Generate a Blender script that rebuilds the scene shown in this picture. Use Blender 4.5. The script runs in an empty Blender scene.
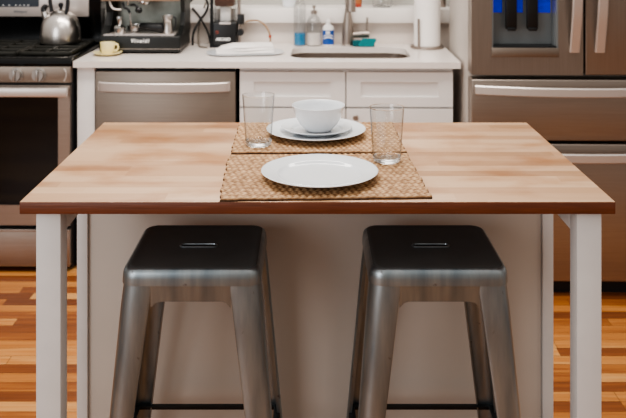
import bpy, bmesh, math, random
from mathutils import Vector, Matrix
random.seed(7)
C = bpy.context.scene.collection
PI = math.pi
F = 850.0          # focal length in photo pixels
EYE = 1.489        # camera height

def at(px, py, D):
    """point seen at photo pixel (px,py) at distance D in front of the camera"""
    return ((px-310)*D/F, D, EYE-(py+71)*D/F)
def lin(c):
    if isinstance(c, str):
        c = c.lstrip('#'); c = [int(c[i:i+2], 16)/255 for i in (0, 2, 4)]
    return tuple((v/12.92 if v <= 0.04045 else ((v+0.055)/1.055)**2.4) for v in c)+(1.0,)

# ------------------------------------------------------------------ materials
def new_mat(name):
    m = bpy.data.materials.new(name); m.use_nodes = True
    nt = m.node_tree
    return m, nt, nt.nodes['Principled BSDF']
def N(nt, kind, **kw):
    n = nt.nodes.new(kind)
    for k, v in kw.items():
        if k.startswith('i_'): n.inputs[k[2:].replace('_', ' ')].default_value = v
        else: setattr(n, k, v)
    return n
def coords(nt, scale=(1, 1, 1), rot=(0, 0, 0), which='Object'):
    tc = N(nt, 'ShaderNodeTexCoord'); mp = N(nt, 'ShaderNodeMapping')
    mp.inputs['Scale'].default_value = scale; mp.inputs['Rotation'].default_value = rot
    nt.links.new(tc.outputs[which], mp.inputs['Vector'])
    return mp.outputs['Vector']
def ramp(nt, fac, stops):
    r = N(nt, 'ShaderNodeValToRGB'); el = r.color_ramp.elements
    while len(el) < len(stops): el.new(0.5)
    for e, (p, c) in zip(el, stops): e.position = p; e.color = lin(c)
    nt.links.new(fac, r.inputs['Fac']); return r.outputs['Color']
def mixc(nt, a, b, fac, mode='MIX'):
    m = N(nt, 'ShaderNodeMix', data_type='RGBA', blend_type=mode)
    for s, v in ((6, a), (7, b), (0, fac)):
        if hasattr(v, 'links'): nt.links.new(v, m.inputs[s])
        else: m.inputs[s].default_value = v
    return m.outputs[2]
def bump(nt, b, height, strength, dist=0.002):
    n = N(nt, 'ShaderNodeBump'); n.inputs['Strength'].default_value = strength; n.inputs['Distance'].default_value = dist
    nt.links.new(height, n.inputs['Height']); nt.links.new(n.outputs['Normal'], b.inputs['Normal'])
def plain(name, col, rough=0.5, metal=0.0, var=0.06, scale=12, stretch=(1, 1, 1), bmp=0.0, spec=0.5, coat=0.0, emit=None):
    m, nt, b = new_mat(name)
    v = coords(nt, stretch)
    n = N(nt, 'ShaderNodeTexNoise'); n.inputs['Scale'].default_value = scale; n.inputs['Detail'].default_value = 4
    nt.links.new(v, n.inputs['Vector'])
    base = lin(col)
    lo = tuple(c*(1-var*2) for c in base[:3])+(1,); hi = tuple(min(1, c*(1+var*2)) for c in base[:3])+(1,)
    nt.links.new(mixc(nt, lo, hi, n.outputs['Fac']), b.inputs['Base Color'])
    b.inputs['Roughness'].default_value = rough; b.inputs['Metallic'].default_value = metal
    b.inputs['Specular IOR Level'].default_value = spec; b.inputs['Coat Weight'].default_value = coat
    if bmp: bump(nt, b, n.outputs['Fac'], bmp)
    if emit:
        b.inputs['Emission Color'].default_value = lin(emit[0]); b.inputs['Emission Strength'].default_value = emit[1]
    return m
def brushed(name, col, rough=0.32, along='x', var=0.08, bmp=0.05):
    st = {'x': (2, 120, 120), 'z': (120, 120, 2), 'y': (120, 2, 120)}[along]
    return plain(name, col, rough, 1.0, var, 3.0, st, bmp)
def satin(name, col, along):
    return plain(name, col, 0.38, 0.6, 0.03, 3.0, {'x': (2, 120, 120), 'z': (120, 120, 2)}[along], 0.03)
def thin_glass(name, edge=(0.78, 0.80, 0.80), gl=0.08):
    m, nt, b = new_mat(name); out = nt.nodes['Material Output']; nt.nodes.remove(b)
    lw = N(nt, 'ShaderNodeLayerWeight'); lw.inputs['Blend'].default_value = 0.25
    c = N(nt, 'ShaderNodeValToRGB'); e = c.color_ramp.elements
    e[0].position = 0.38; e[0].color = (0.965, 0.968, 0.968, 1); e[1].position = 0.95; e[1].color = (*edge, 1)
    nt.links.new(lw.outputs['Facing'], c.inputs['Fac'])
    t = N(nt, 'ShaderNodeBsdfTransparent'); nt.links.new(c.outputs['Color'], t.inputs['Color'])
    g = N(nt, 'ShaderNodeBsdfGlossy'); g.inputs['Roughness'].default_value = 0.03
    pw = N(nt, 'ShaderNodeMath', operation='POWER'); pw.inputs[1].default_value = 5.0
    lw2 = N(nt, 'ShaderNodeLayerWeight'); lw2.inputs['Blend'].default_value = 0.5; nt.links.new(lw2.outputs['Facing'], pw.inputs[0])
    f = N(nt, 'ShaderNodeMath', operation='MULTIPLY_ADD'); f.inputs[1].default_value = 0.7; f.inputs[2].default_value = 0.05; nt.links.new(pw.outputs[0], f.inputs[0])
    mx = N(nt, 'ShaderNodeMixShader'); nt.links.new(f.outputs[0], mx.inputs[0]); nt.links.new(t.outputs[0], mx.inputs[1]); nt.links.new(g.outputs[0], mx.inputs[2])
    nt.links.new(mx.outputs[0], out.inputs['Surface']); return m
def glassy(name, col=(1, 1, 1), rough=0.0, ior=1.45):
    m, nt, b = new_mat(name)
    b.inputs['Base Color'].default_value = (*col, 1); b.inputs['Transmission Weight'].default_value = 1
    b.inputs['Roughness'].default_value = rough; b.inputs['IOR'].default_value = ior
    return m
def wood_strips(name, stops, row, length, grain=0.25, rough=0.4, line=0.0, patch=0.0, bmp=0.15, coat=0.0, offset=0.37):
    m, nt, b = new_mat(name)
    v = coords(nt)
    br = N(nt, 'ShaderNodeTexBrick'); br.offset = offset; br.offset_frequency = 2; br.squash = 1.0
    br.inputs['Color1'].default_value = (0, 0, 0, 1); br.inputs['Color2'].default_value = (1, 1, 1, 1)
    br.inputs['Mortar'].default_value = (0.5, 0.5, 0.5, 1)
    br.inputs['Scale'].default_value = 1; br.inputs['Mortar Size'].default_value = line
    br.inputs['Brick Width'].default_value = length; br.inputs['Row Height'].default_value = row
    br.inputs['Mortar Smooth'].default_value = 0.3
    # rows shift by a wobble so butt joints do not line up
    wv = N(nt, 'ShaderNodeTexWhiteNoise', noise_dimensions='1D')
    sep = N(nt, 'ShaderNodeSeparateXYZ'); nt.links.new(v, sep.inputs[0])
    dv = N(nt, 'ShaderNodeMath', operation='DIVIDE'); dv.inputs[1].default_value = row; nt.links.new(sep.outputs['Y'], dv.inputs[0])
    fl = N(nt, 'ShaderNodeMath', operation='FLOOR'); nt.links.new(dv.outputs[0], fl.inputs[0])
    nt.links.new(fl.outputs[0], wv.inputs['W'])
    sh = N(nt, 'ShaderNodeMath', operation='MULTIPLY_ADD'); sh.inputs[1].default_value = length*2
    nt.links.new(wv.outputs['Value'], sh.inputs[0]); nt.links.new(sep.outputs['X'], sh.inputs[2])
    cb = N(nt, 'ShaderNodeCombineXYZ'); nt.links.new(sh.outputs[0], cb.inputs[0]); nt.links.new(sep.outputs['Y'], cb.inputs[1])
    nt.links.new(cb.outputs[0], br.inputs['Vector'])
    sp = N(nt, 'ShaderNodeSeparateColor'); nt.links.new(br.outputs['Color'], sp.inputs[0])
    # grain along x, offset per strip
    cb2 = N(nt, 'ShaderNodeCombineXYZ')
    gx = N(nt, 'ShaderNodeMath', operation='MULTIPLY'); gx.inputs[1].default_value = 3.0; nt.links.new(sh.outputs[0], gx.inputs[0])
    gy = N(nt, 'ShaderNodeMath', operation='MULTIPLY'); gy.inputs[1].default_value = 60.0; nt.links.new(sep.outputs['Y'], gy.inputs[0])
    gz = N(nt, 'ShaderNodeMath', operation='MULTIPLY'); gz.inputs[1].default_value = 9.0; nt.links.new(sp.outputs[0], gz.inputs[0])
    nt.links.new(gx.outputs[0], cb2.inputs[0]); nt.links.new(gy.outputs[0], cb2.inputs[1]); nt.links.new(gz.outputs[0], cb2.inputs[2])
    gn = N(nt, 'ShaderNodeTexNoise'); gn.inputs['Scale'].default_value = 1.0; gn.inputs['Detail'].default_value = 6; gn.inputs['Distortion'].default_value = 0.6
    nt.links.new(cb2.outputs[0], gn.inputs['Vector'])
    mx = N(nt, 'ShaderNodeMath', operation='MULTIPLY_ADD'); mx.inputs[1].default_value = grain
    sub = N(nt, 'ShaderNodeMath', operation='SUBTRACT'); sub.inputs[1].default_value = 0.5; nt.links.new(gn.outputs['Fac'], sub.inputs[0])
    nt.links.new(sub.outputs[0], mx.inputs[0]); nt.links.new(sp.outputs[0], mx.inputs[2])
    col = ramp(nt, mx.outputs[0], stops)
    if patch:
        pn = N(nt, 'ShaderNodeTexNoise'); pn.inputs['Scale'].default_value = 5.0; pn.inputs['Detail'].default_value = 5
        nt.links.new(coords(nt, (1, 1.6, 1)), pn.inputs['Vector'])
        pr = ramp(nt, pn.outputs['Fac'], [(0.45, (1, 1, 1)), (0.66, (0.84, 0.70, 0.53))])
        col = mixc(nt, col, pr, patch, 'MULTIPLY')
    if line:
        lf = N(nt, 'ShaderNodeMath', operation='MULTIPLY'); lf.inputs[1].default_value = 0.75; nt.links.new(br.outputs['Fac'], lf.inputs[0])
        col = mixc(nt, col, lin('#3a1c0c'), lf.outputs[0])
    nt.links.new(col, b.inputs['Base Color'])
    b.inputs['Roughness'].default_value = rough; b.inputs['Coat Weight'].default_value = coat; b.inputs['Coat Roughness'].default_value = 0.25
    if bmp: bump(nt, b, gn.outputs['Fac'], bmp, 0.001)
    return m

M = {}
M['block'] = wood_strips('butcher_block_wood', [(0.0, '#ab8462'), (0.35, '#be9877'), (0.65, '#c7a382'), (1.0, '#d1b090')], 0.043, 0.62, 0.35, 0.33, 0.0, 0.75, 0.1)
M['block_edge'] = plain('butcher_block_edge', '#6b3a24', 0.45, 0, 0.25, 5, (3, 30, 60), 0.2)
M['floor'] = wood_strips('strip_floor', [(0.0, '#6e3c20'), (0.3, '#8d5128'), (0.55, '#ad6e37'), (0.8, '#bf8247'), (1.0, '#cd9960')], 0.057, 0.75, 0.9, 0.36, 0.0012, 0.0, 0.2)
M['white_paint'] = plain('white_cabinet_paint', '#ebe9e7', 0.45, 0, 0.02)
M['leg_paint'] = plain('island_white_paint', '#dcdad7', 0.42, 0, 0.03, 20)
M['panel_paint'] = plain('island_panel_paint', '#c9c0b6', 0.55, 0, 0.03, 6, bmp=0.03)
M['quartz'] = plain('pale_quartz', '#e9e1db', 0.22, 0, 0.02, 90)
M['backsplash'] = plain('backsplash_quartz', '#dcd2ca', 0.35, 0, 0.02, 90)
M['ledge'] = plain('ledge_white', '#f0ebe6', 0.4, 0, 0.02)
M['wall'] = plain('grey_wall', '#b4b2ac', 0.8, 0, 0.04, 6)
M['steel'] = brushed('brushed_steel', '#a3988f', 0.40, 'x')
M['steel_v'] = brushed('brushed_steel_upright', '#9d9289', 0.40, 'z')
M['panel_steel'] = brushed('dull_panel_steel', '#94897f', 0.45, 'x')
M['fridge_side'] = plain('fridge_side_grey', '#c2bbb4', 0.4, 0.3, 0.03)
M['bright_steel'] = satin('bright_steel', '#d2cac5', 'x')
M['bright_steel_v'] = satin('bright_steel_upright', '#d2cac5', 'z')
M['knob_steel'] = plain('knob_steel', '#a9a5a1', 0.35, 0.8, 0.04)
M['chrome'] = plain('chrome', '#dcdcda', 0.12, 1.0, 0.02)
M['nickel'] = brushed('brushed_nickel', '#a89d95', 0.42, 'z', 0.05)
M['kettle'] = brushed('kettle_steel', '#dcd6d0', 0.28, 'z', 0.1)
M['black'] = plain('black_enamel', '#060708', 0.2, 0, 0.05, spec=0.25)
M['black_matte'] = plain('black_matte', '#15161a', 0.55, 0, 0.1, 30)
M['black_plastic'] = plain('black_plastic', '#101113', 0.4, 0, 0.05)
M['iron'] = plain('cast_iron', '#26251f', 0.5, 0.2, 0.2, 60, bmp=0.2)
M['machine'] = plain('machine_black', '#151716', 0.42, 0.1, 0.1, 40)
M['oven_glass'] = plain('oven_glass', '#07090a', 0.08, 0, 0.1, spec=0.4)
M['display'] = plain('display_glass', '#303740', 0.2, 0, 0.1)
M['porcelain'] = plain('white_porcelain', '#e0e4e8', 0.12, 0, 0.01, coat=0.3)
M['yellow'] = plain('yellow_ceramic', '#eee0aa', 0.25, 0, 0.02)
M['cup_in'] = plain('cup_white', '#efe3b6', 0.25, 0, 0.02)
M['glass'] = glassy('clear_glass', (0.99, 0.99, 0.99))
M['clear_plastic'] = thin_glass('clear_plastic', (0.62, 0.62, 0.62))
M['thin_glass'] = thin_glass('thin_glass', (0.28, 0.29, 0.29))
M['blue_liquid'] = plain('blue_soap', '#1583b5', 0.15, 0, 0.03)
M['white_liquid'] = plain('white_soap', '#efe6e0', 0.3, 0, 0.02)
M['white_plastic'] = plain('white_plastic', '#eeebe8', 0.35, 0, 0.01)
M['blue_label'] = plain('blue_label', '#1d4f9e', 0.4, 0, 0.2, 30)
M['paper'] = plain('paper_towel', '#f6f2ee', 0.9, 0, 0.015, 200, bmp=0.3)
M['cloth'] = plain('white_cloth', '#efeae6', 0.9, 0, 0.03, 150, bmp=0.3)
M['teal'] = plain('teal_sponge', '#0f8288', 0.8, 0, 0.15, 120, bmp=0.4)
M['teal_dark'] = plain('dark_teal_pad', '#0c5a60', 0.9, 0, 0.2, 200, bmp=0.5)
M['beans'] = plain('coffee_beans', '#4b2a1a', 0.5, 0, 0.4, 140, bmp=0.8)
M['tan_hose'] = plain('braided_tan', '#9b7b5a', 0.5, 0.3, 0.25, 400)
M['red'] = plain('red_ring', '#a8432c', 0.5)
M['orange'] = plain('orange_label', '#a8683f', 0.5, 0, 0.2, 60)
M['cord_black'] = plain('black_cord', '#141414', 0.5)
M['cord_grey'] = plain('grey_cord', '#7d746a', 0.5)
M['splash'] = plain('splash_steel', '#85877f', 0.35, 0.8, 0.3, 14)
M['warm_reflection'] = plain('rail_warm_reflection', '#b39a88', 0.4, 0.7, 0.1)  # tan colour paints a warm room reflection on the housing's front edge
M['letter_white'] = plain('white_lettering', '#f4f4f2', 0.4)
M['letter_grey'] = plain('grey_lettering', '#6f7276', 0.4, 0.3)
M['rubber_slot_shade'] = plain('black_rubber_slot_shade', '#17171a', 0.8)  # rubber feet, also the painted shade in the stool slot
M['blue_led'] = plain('blue_led', '#0a2ad0', 0.4, 0, 0.3, 60, emit=('#0828c8', 0.28))
M['cavity'] = plain('dispenser_cavity', '#83888a', 0.3, 0.4, 0.05)

def gunmetal():
    m, nt, b = new_mat('gunmetal')
    v = coords(nt, (26, 26, 3))
    n = N(nt, 'ShaderNodeTexNoise'); n.inputs['Scale'].default_value = 1.0; n.inputs['Detail'].default_value = 5
    nt.links.new(v, n.inputs['Vector'])
    col = ramp(nt, n.outputs['Fac'], [(0.3, '#78838a'), (0.5, '#929b9f'), (0.7, '#a8aeb0')])
    n2 = N(nt, 'ShaderNodeTexNoise'); n2.inputs['Scale'].default_value = 9.0; n2.inputs['Detail'].default_value = 3
    nt.links.new(coords(nt, (1, 1, 0.6)), n2.inputs['Vector'])
    f = N(nt, 'ShaderNodeMapRange'); f.inputs[1].default_value = 0.52; f.inputs[2].default_value = 0.72; f.inputs[4].default_value = 0.3
    nt.links.new(n2.outputs['Fac'], f.inputs[0])
    col = mixc(nt, col, lin('#75665a'), f.outputs[0])
    n3 = N(nt, 'ShaderNodeTexNoise'); n3.inputs['Scale'].default_value = 34.0; n3.inputs['Detail'].default_value = 5
    nt.links.new(coords(nt), n3.inputs['Vector'])
    f3 = N(nt, 'ShaderNodeMapRange'); f3.inputs[1].default_value = 0.69; f3.inputs[2].default_value = 0.76; f3.inputs[4].default_value = 0.8
    nt.links.new(n3.outputs['Fac'], f3.inputs[0])
    col = mixc(nt, col, lin('#4a2c1e'), f3.outputs[0])
    nt.links.new(col, b.inputs['Base Color'])
    b.inputs['Metallic'].default_value = 0.9; b.inputs['Roughness'].default_value = 0.36
    bump(nt, b, n2.outputs['Fac'], 0.08, 0.003)
    return m
M['gunmetal'] = gunmetal()
M['gun_reflect'] = plain('gunmetal_dark_reflection', '#555655', 0.48, 0.15, 0.12, 14)  # seat top gunmetal, darkened to paint in the table underside's reflection
M['bar_dark'] = plain('footrest_dark', '#2c2c2c', 0.5, 0.5, 0.15, 14)

def seagrass():
    m, nt, b = new_mat('seagrass')
    tc = N(nt, 'ShaderNodeTexCoord'); sep = N(nt, 'ShaderNodeSeparateXYZ'); nt.links.new(tc.outputs['Object'], sep.inputs[0])
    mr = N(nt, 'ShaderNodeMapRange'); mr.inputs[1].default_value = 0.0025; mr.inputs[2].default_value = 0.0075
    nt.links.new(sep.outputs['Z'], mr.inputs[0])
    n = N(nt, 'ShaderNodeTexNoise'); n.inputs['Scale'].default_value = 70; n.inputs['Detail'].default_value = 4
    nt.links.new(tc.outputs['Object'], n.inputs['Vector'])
    c1 = ramp(nt, mr.outputs[0], [(0.0, '#553a22'), (0.5, '#a67e57'), (1.0, '#dab991')])  # crease shade painted in: weave colour darkens towards its valleys
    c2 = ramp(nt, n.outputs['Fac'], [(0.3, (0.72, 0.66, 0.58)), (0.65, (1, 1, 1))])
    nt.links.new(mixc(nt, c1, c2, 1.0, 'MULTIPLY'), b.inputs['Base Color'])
    b.inputs['Roughness'].default_value = 0.75
    return m
M['seagrass'] = seagrass()

# ------------------------------------------------------------------ mesh helpers
def BM(): return bmesh.new()
def merge(bm, t):
    me = bpy.data.meshes.new('t'); t.to_mesh(me); t.free(); bm.from_mesh(me); bpy.data.meshes.remove(me)
def box(bm, x0, x1, y0, y1, z0, z1, bev=0.0, seg=2):
    t = bmesh.new(); bmesh.ops.create_cube(t, size=1)
    for v in t.verts:
        v.co = ((x0+x1)/2+v.co.x*(x1-x0), (y0+y1)/2+v.co.y*(y1-y0), (z0+z1)/2+v.co.z*(z1-z0))
    if bev: bmesh.ops.bevel(t, geom=t.edges[:], offset=bev, segments=seg, profile=0.5, affect='EDGES')
    merge(bm, t); return bm
def loft(bm, rings, closed=True, cap=True):
    vs = [[bm.verts.new(p) for p in r] for r in rings]
    n = len(rings[0])
    for a, b in zip(vs, vs[1:]):
        for i in range(n if closed else n-1):
            j = (i+1) % n
            try: bm.faces.new((a[i], a[j], b[j], b[i]))
            except ValueError: pass
    if cap:
        bm.faces.new(list(reversed(vs[0]))); bm.faces.new(vs[-1])
    return vs
def cyl(bm, p0, p1, r0, r1=None, seg=24):
    r1 = r0 if r1 is None else r1
    p0, p1 = Vector(p0), Vector(p1); d = (p1-p0).normalized()
    u = d.orthogonal().normalized(); w = d.cross(u)
    ring = lambda p, r: [p+u*(r*math.cos(2*PI*i/seg))+w*(r*math.sin(2*PI*i/seg)) for i in range(seg)]
    loft(bm, [ring(p0, r0), ring(p1, r1)]); return bm
def lathe(bm, prof, c=(0, 0, 0), seg=40):
    rings = []
    for r, z in prof:
        r = max(r, 1e-4)
        rings.append([(c[0]+r*math.cos(2*PI*i/seg), c[1]+r*math.sin(2*PI*i/seg), c[2]+z) for i in range(seg)])
    loft(bm, rings); return bm
def smooth_path(pts, n=8):
    P = [Vector(p) for p in pts]; out = []
    for i in range(len(P)-1):
        a, b, c, d = P[max(i-1, 0)], P[i], P[i+1], P[min(i+2, len(P)-1)]
        for k in range(n):
            t = k/n
            out.append(0.5*((2*b)+(c-a)*t+(2*a-5*b+4*c-d)*t*t+(3*b-a-3*c+d)*t*t*t))
    out.append(P[-1]); return out
def tube(bm, pts, r, seg=10, smooth=0, flat=None):
    P = smooth_path(pts, smooth) if smooth else [Vector(p) for p in pts]
    rings = []; u = None
    for i, p in enumerate(P):
        d = (P[min(i+1, len(P)-1)]-P[max(i-1, 0)]).normalized()
        if u is None: u = d.orthogonal().normalized()
        u = (u-d*u.dot(d)).normalized(); w = d.cross(u)
        rr = r(i/(len(P)-1)) if callable(r) else r
        rings.append([p+u*(rr*math.cos(2*PI*k/seg))+w*(rr*math.sin(2*PI*k/seg)) for k in range(seg)])
    loft(bm, rings); return bm
def sweep_rect(bm, pts, wdir, w, t, smooth=0):
    """flat bar of width w along wdir and thickness t, following pts"""
    P = smooth_path(pts, smooth) if smooth else [Vector(p) for p in pts]
    wd = Vector(wdir).normalized(); rings = []
    for i, p in enumerate(P):
        d = (P[min(i+1, len(P)-1)]-P[max(i-1, 0)]).normalized(); n = d.cross(wd).normalized()
        c = min(w, t)*0.25
        prof = [(-w/2, -t/2+c), (-w/2+c, -t/2), (w/2-c, -t/2), (w/2, -t/2+c), (w/2, t/2-c), (w/2-c, t/2), (-w/2+c, t/2), (-w/2, t/2-c)]
        rings.append([p+wd*a+n*b for a, b in prof])
    loft(bm, rings); return bm
def rrect(x0, x1, y0, y1, r, seg=6):
    pts = []
    for cx, cy, a0 in ((x1-r, y1-r, 0), (x0+r, y1-r, 90), (x0+r, y0+r, 180), (x1-r, y0+r, 270)):
        for i in range(seg+1):
            a = math.radians(a0+90*i/seg); pts.append((cx+r*math.cos(a), cy+r*math.sin(a)))
    return pts
def holed(bm, outer, hole, h0, h1, put):
    """slab with a hole; put(u, v, h) maps to 3-D"""
    lo = []; 
    layers = []
    for h in (h0, h1):
        vo = [bm.verts.new(put(u, v, h)) for u, v in outer]; vh = [bm.verts.new(put(u, v, h)) for u, v in hole]
        eds = [bm.edges.new((l[i], l[(i+1) % len(l)])) for l in (vo, vh) for i in range(len(l))]
        bmesh.ops.triangle_fill(bm, use_beauty=True, edges=eds)
        layers.append((vo, vh))
    (ao, ah), (bo, bh) = layers
    for a, b in ((ao, bo), (ah, bh)):
        for i in range(len(a)):
            j = (i+1) % len(a); bm.faces.new((a[i], a[j], b[j], b[i]))
    return bm
def obj(name, bm, m, parent=None, angle=35, label=None, solid=True):
    bmesh.ops.recalc_face_normals(bm, faces=bm.faces[:])
    me = bpy.data.meshes.new(name); bm.to_mesh(me); bm.free()
    for x in (m if isinstance(m, list) else [m]): me.materials.append(M[x])
    me.shade_smooth(); me.set_sharp_from_angle(angle=math.radians(angle))
    o = bpy.data.objects.new(name, me); C.objects.link(o)
    if parent: o.parent = parent
    if label: o['label'] = label
    return o
def tag(o, label, cat, group=None):
    o['label'] = label; o['category'] = cat
    if group: o['group'] = group
    return o
def thing(name, label, cat, loc=(0, 0, 0), rotz=0, group=None):
    o = bpy.data.objects.new(name, None); C.objects.link(o); o.empty_display_size = 0.05
    o.location = loc; o.rotation_euler = (0, 0, rotz)
    return tag(o, label, cat, group)
def struct(name, bm, m, angle=35):
    o = obj(name, bm, m, None, angle); o['kind'] = 'structure'; return o
def dup(root, loc, rotz, label, group=None):
    r = root.copy(); C.objects.link(r); r.location = loc; r.rotation_euler = (0, 0, rotz); r['label'] = label
    if group: r['group'] = group
    for ch in list(root.children):
        c = ch.copy(); C.objects.link(c); c.parent = r
        for g in list(ch.children):
            d = g.copy(); C.objects.link(d); d.parent = c
    return r
def text(name, body, size, loc, m, parent, shear=0.0, bold=0.0, spacing=1.0, ex=0.0006):
    cu = bpy.data.curves.new(name, 'FONT'); cu.body = body; cu.size = size; cu.align_x = 'CENTER'; cu.align_y = 'CENTER'
    cu.shear = shear; cu.offset = bold; cu.space_character = spacing; cu.extrude = ex
    cu.materials.append(M[m])
    o = bpy.data.objects.new(name, cu); C.objects.link(o); o.parent = parent
    bpy.context.view_layer.update()
    me = bpy.data.meshes.new_from_object(o.evaluated_get(bpy.context.evaluated_depsgraph_get()))
    bpy.data.objects.remove(o); bpy.data.curves.remove(cu)
    o = bpy.data.objects.new(name, me); C.objects.link(o); o.parent = parent
    if not me.materials: me.materials.append(M[m])
    o.location = loc; o.rotation_euler = (PI/2, 0, 0); return o

KITCHEN = []      # things of the back run, turned together a touch at the end
def K(o): KITCHEN.append(o); return o

# ------------------------------------------------------------------ setting
struct('floor', box(BM(), -3.2, 3.2, -1.5, 4.6, -0.04, 0), 'floor')
K(struct('wall_back', box(BM(), -3.2, 3.2, 4.46, 4.58, 0, 2.6), 'wall'))
K(struct('trim_1', box(BM(), -1.025, 0.70, 4.27, 4.459, 0.60, 1.022, 0.002), 'backsplash'))
K(struct('trim_2', box(BM(), -1.025, 0.70, 4.225, 4.459, 1.0225, 1.092, 0.003), 'ledge'))

# ------------------------------------------------------------------ kitchen island
TX0, TX1, TY0, TY1, TZ = -0.6125, 0.6442, 1.791, 2.527, 0.914
isl = thing('kitchen_island', 'white kitchen island with a butcher block wood top, set with placemats', 'kitchen island', (0, 0, 0))
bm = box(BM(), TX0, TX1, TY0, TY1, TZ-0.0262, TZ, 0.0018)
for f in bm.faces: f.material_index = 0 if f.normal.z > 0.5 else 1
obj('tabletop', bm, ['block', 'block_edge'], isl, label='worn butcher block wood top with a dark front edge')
ZB = TZ-0.0263
for x0 in (-0.583, 0.568):
    obj('leg', box(BM(), x0, x0+0.0525, 1.808, 1.858, 0, ZB, 0.002), 'leg_paint', isl)
for x0 in (-0.555, 0.5690):
    obj('apron', box(BM(), x0, x0+0.022, 1.8585, 2.195, 0.8325, ZB, 0.001), 'leg_paint', isl)
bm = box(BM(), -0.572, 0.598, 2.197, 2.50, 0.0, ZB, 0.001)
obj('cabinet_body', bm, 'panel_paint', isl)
for x0 in (-0.600, 0.599):
    obj('corner_trim', box(BM(), x0, x0+0.0275, 2.186, 2.50, 0.0, ZB, 0.002), 'leg_paint', isl)

# ------------------------------------------------------------------ bar stools
def ring_sq(h, r, z, seg=7):
    return [(x, y, z) for x, y in rrect(-h, h, -h, h, r, seg)]
def make_stool(loc, label):
    t = thing('bar_stool', label, 'stool', loc, 0, 'gunmetal bar stools at the island')
    H = 0.760; S = 0.151
    bm = BM()
    prof = [(S-0.004, .031, H-0.036), (S, .033, H-0.036), (S-0.0005, .033, H-0.022), (S-0.002, .032, H-0.012), (S-0.005, .031, H-0.005), (S-0.010, .029, H-0.0012), (S-0.016, .026, H), (S-0.021, .024, H-0.0012), (S-0.031, .018, H-0.0022)]
    loft(bm, [ring_sq(h, r, z) for h, r, z in prof])
    for f in bm.faces: f.material_index = 1 if f.calc_center_median().z > H-0.003 else 0
    seat = obj('seat', bm, ['gunmetal', 'gun_reflect'], t, 40)
    # stadium shaped hand slot with a pressed lip
    st = [(x, y, H-0.0016) for x, y in rrect(-0.042, 0.042, -0.010, 0.010, 0.0098, 6)]
    tb = BM(); tube(tb, st+[st[0], st[1]], 0.0025, 8); obj('slot_lip', tb, 'gunmetal', seat)
    sb = BM(); sb.faces.new([sb.verts.new((x, y, H-0.0015)) for x, y, z in st]); obj('slot_shade', sb, 'rubber_slot_shade', seat)  # flat dark face painted as the shade inside the open slot
    e = lambda z: S-0.0015+(0.062)*((H-0.036-z)/(H-0.036))
    w = lambda z: 0.034+0.032*(z/0.72)
    for sx in (-1, 1):
        for sy in (-1, 1):
            rings = []
            for k in range(15):
                z = 0.012+(H-0.030-0.012)*k/14
                zz = min(z, H-0.036); E = e(zz)-(0.002 if z > H-0.036 else 0); W = w(zz); r = 0.024+0.008*zz/0.72; th = 0.003
                out = [(E-W, E-0.011), (E-W, E-0.003), (E-W+0.004, E)]
                inn = [(E-W+th, E-0.011), (E-W+th, E-0.005), (E-W+0.006, E-th)]
                for i in range(9):
                    a = PI/2*(1-i/8)
                    out.append((E-r+r*math.cos(a), E-r+r*math.sin(a))); inn.append((E-r+(r-th)*math.cos(a), E-r+(r-th)*math.sin(a)))
                out += [(E, E-W+0.004), (E-0.003, E-W), (E-0.011, E-W)]; inn += [(E-th, E-W+0.006), (E-0.005, E-W+th), (E-0.011, E-W+th)]
                rings.append([(sx*a, sy*b, z) for a, b in out+inn[::-1]])
            bm = BM(); loft(bm, rings)
            lg = obj('leg', bm, 'gunmetal', t, 50)
            E = e(0.01)
            fb = BM(); box(fb, min(sx*(E-0.036), sx*(E+0.001)), max(sx*(E-0.036), sx*(E+0.001)), min(sy*(E-0.036), sy*(E+0.001)), max(sy*(E-0.036), sy*(E+0.001)), 0, 0.0125, 0.004)
            obj('rubber_foot', fb, 'rubber_slot_shade', lg)
            rv = BM(); cyl(rv, (sx*(e(0.30)-0.012), sy*(e(0.30)-0.001), 0.30), (sx*(e(0.30)-0.012), sy*(e(0.30)+0.0025), 0.30), 0.004, 0.003, 10)
            obj('rivet', rv, 'chrome', lg)
    for a in range(4):                                   # apron plate of each side with coved corners
        rot = Matrix.Rotation(a*PI/2, 4, 'Z')
        zt, zb = H-0.034, H-0.071; E = e(H-0.05)-0.0035; wI = E-w(0.7)+0.004
        pts = [(-wI, zt), (wI, zt), (wI, zb-0.014), (wI-0.010, zb-0.003), (wI-0.02, zb), (-wI+0.02, zb), (-wI+0.010, zb-0.003), (-wI, zb-0.014)]
        bm = BM()
        loft(bm, [[rot @ Vector((x, -E-0.001+(zt-z)*0.07, z)) for x, z in pts], [rot @ Vector((x, -E+0.002+(zt-z)*0.07, z)) for x, z in pts]])
        for v in bm.verts: pass
        obj('apron', bm, 'gunmetal', t)
        zf = 0.289; Ef = e(zf)-0.006
        bm = BM(); box(bm, -Ef+0.006, Ef-0.006, -Ef-0.002, -Ef+0.003, zf-0.005, zf+0.008, 0.001); box(bm, -Ef+0.006, Ef-0.006, -Ef+0.0, -Ef+0.014, zf+0.006, zf+0.009, 0.001)
        bmesh.ops.transform(bm, matrix=rot, verts=bm.verts[:])
        obj('footrest', bm, 'bar_dark', t)
    for s in (-1, 1):
        bm = BM(); a = 0.118
        sweep_rect(bm, [(-a, -s*a, H-0.062), (-0.06, -s*0.06, H-0.046), (0.06, s*0.06, H-0.046), (a, s*a, H-0.062)], (0, 0, 1), 0.022, 0.003)
        obj('cross_brace', bm, 'bar_dark', t)
    t.scale = (1, 0.945, 1)
    return t
s1 = make_stool((-0.2565, 1.962, 0), 'gunmetal bar stool at the island, the one nearer the stove')
s2 = dup(s1, (0.2785, 1.962, 0), 0, 'gunmetal bar stool at the island, the one nearer the refrigerator')

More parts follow.
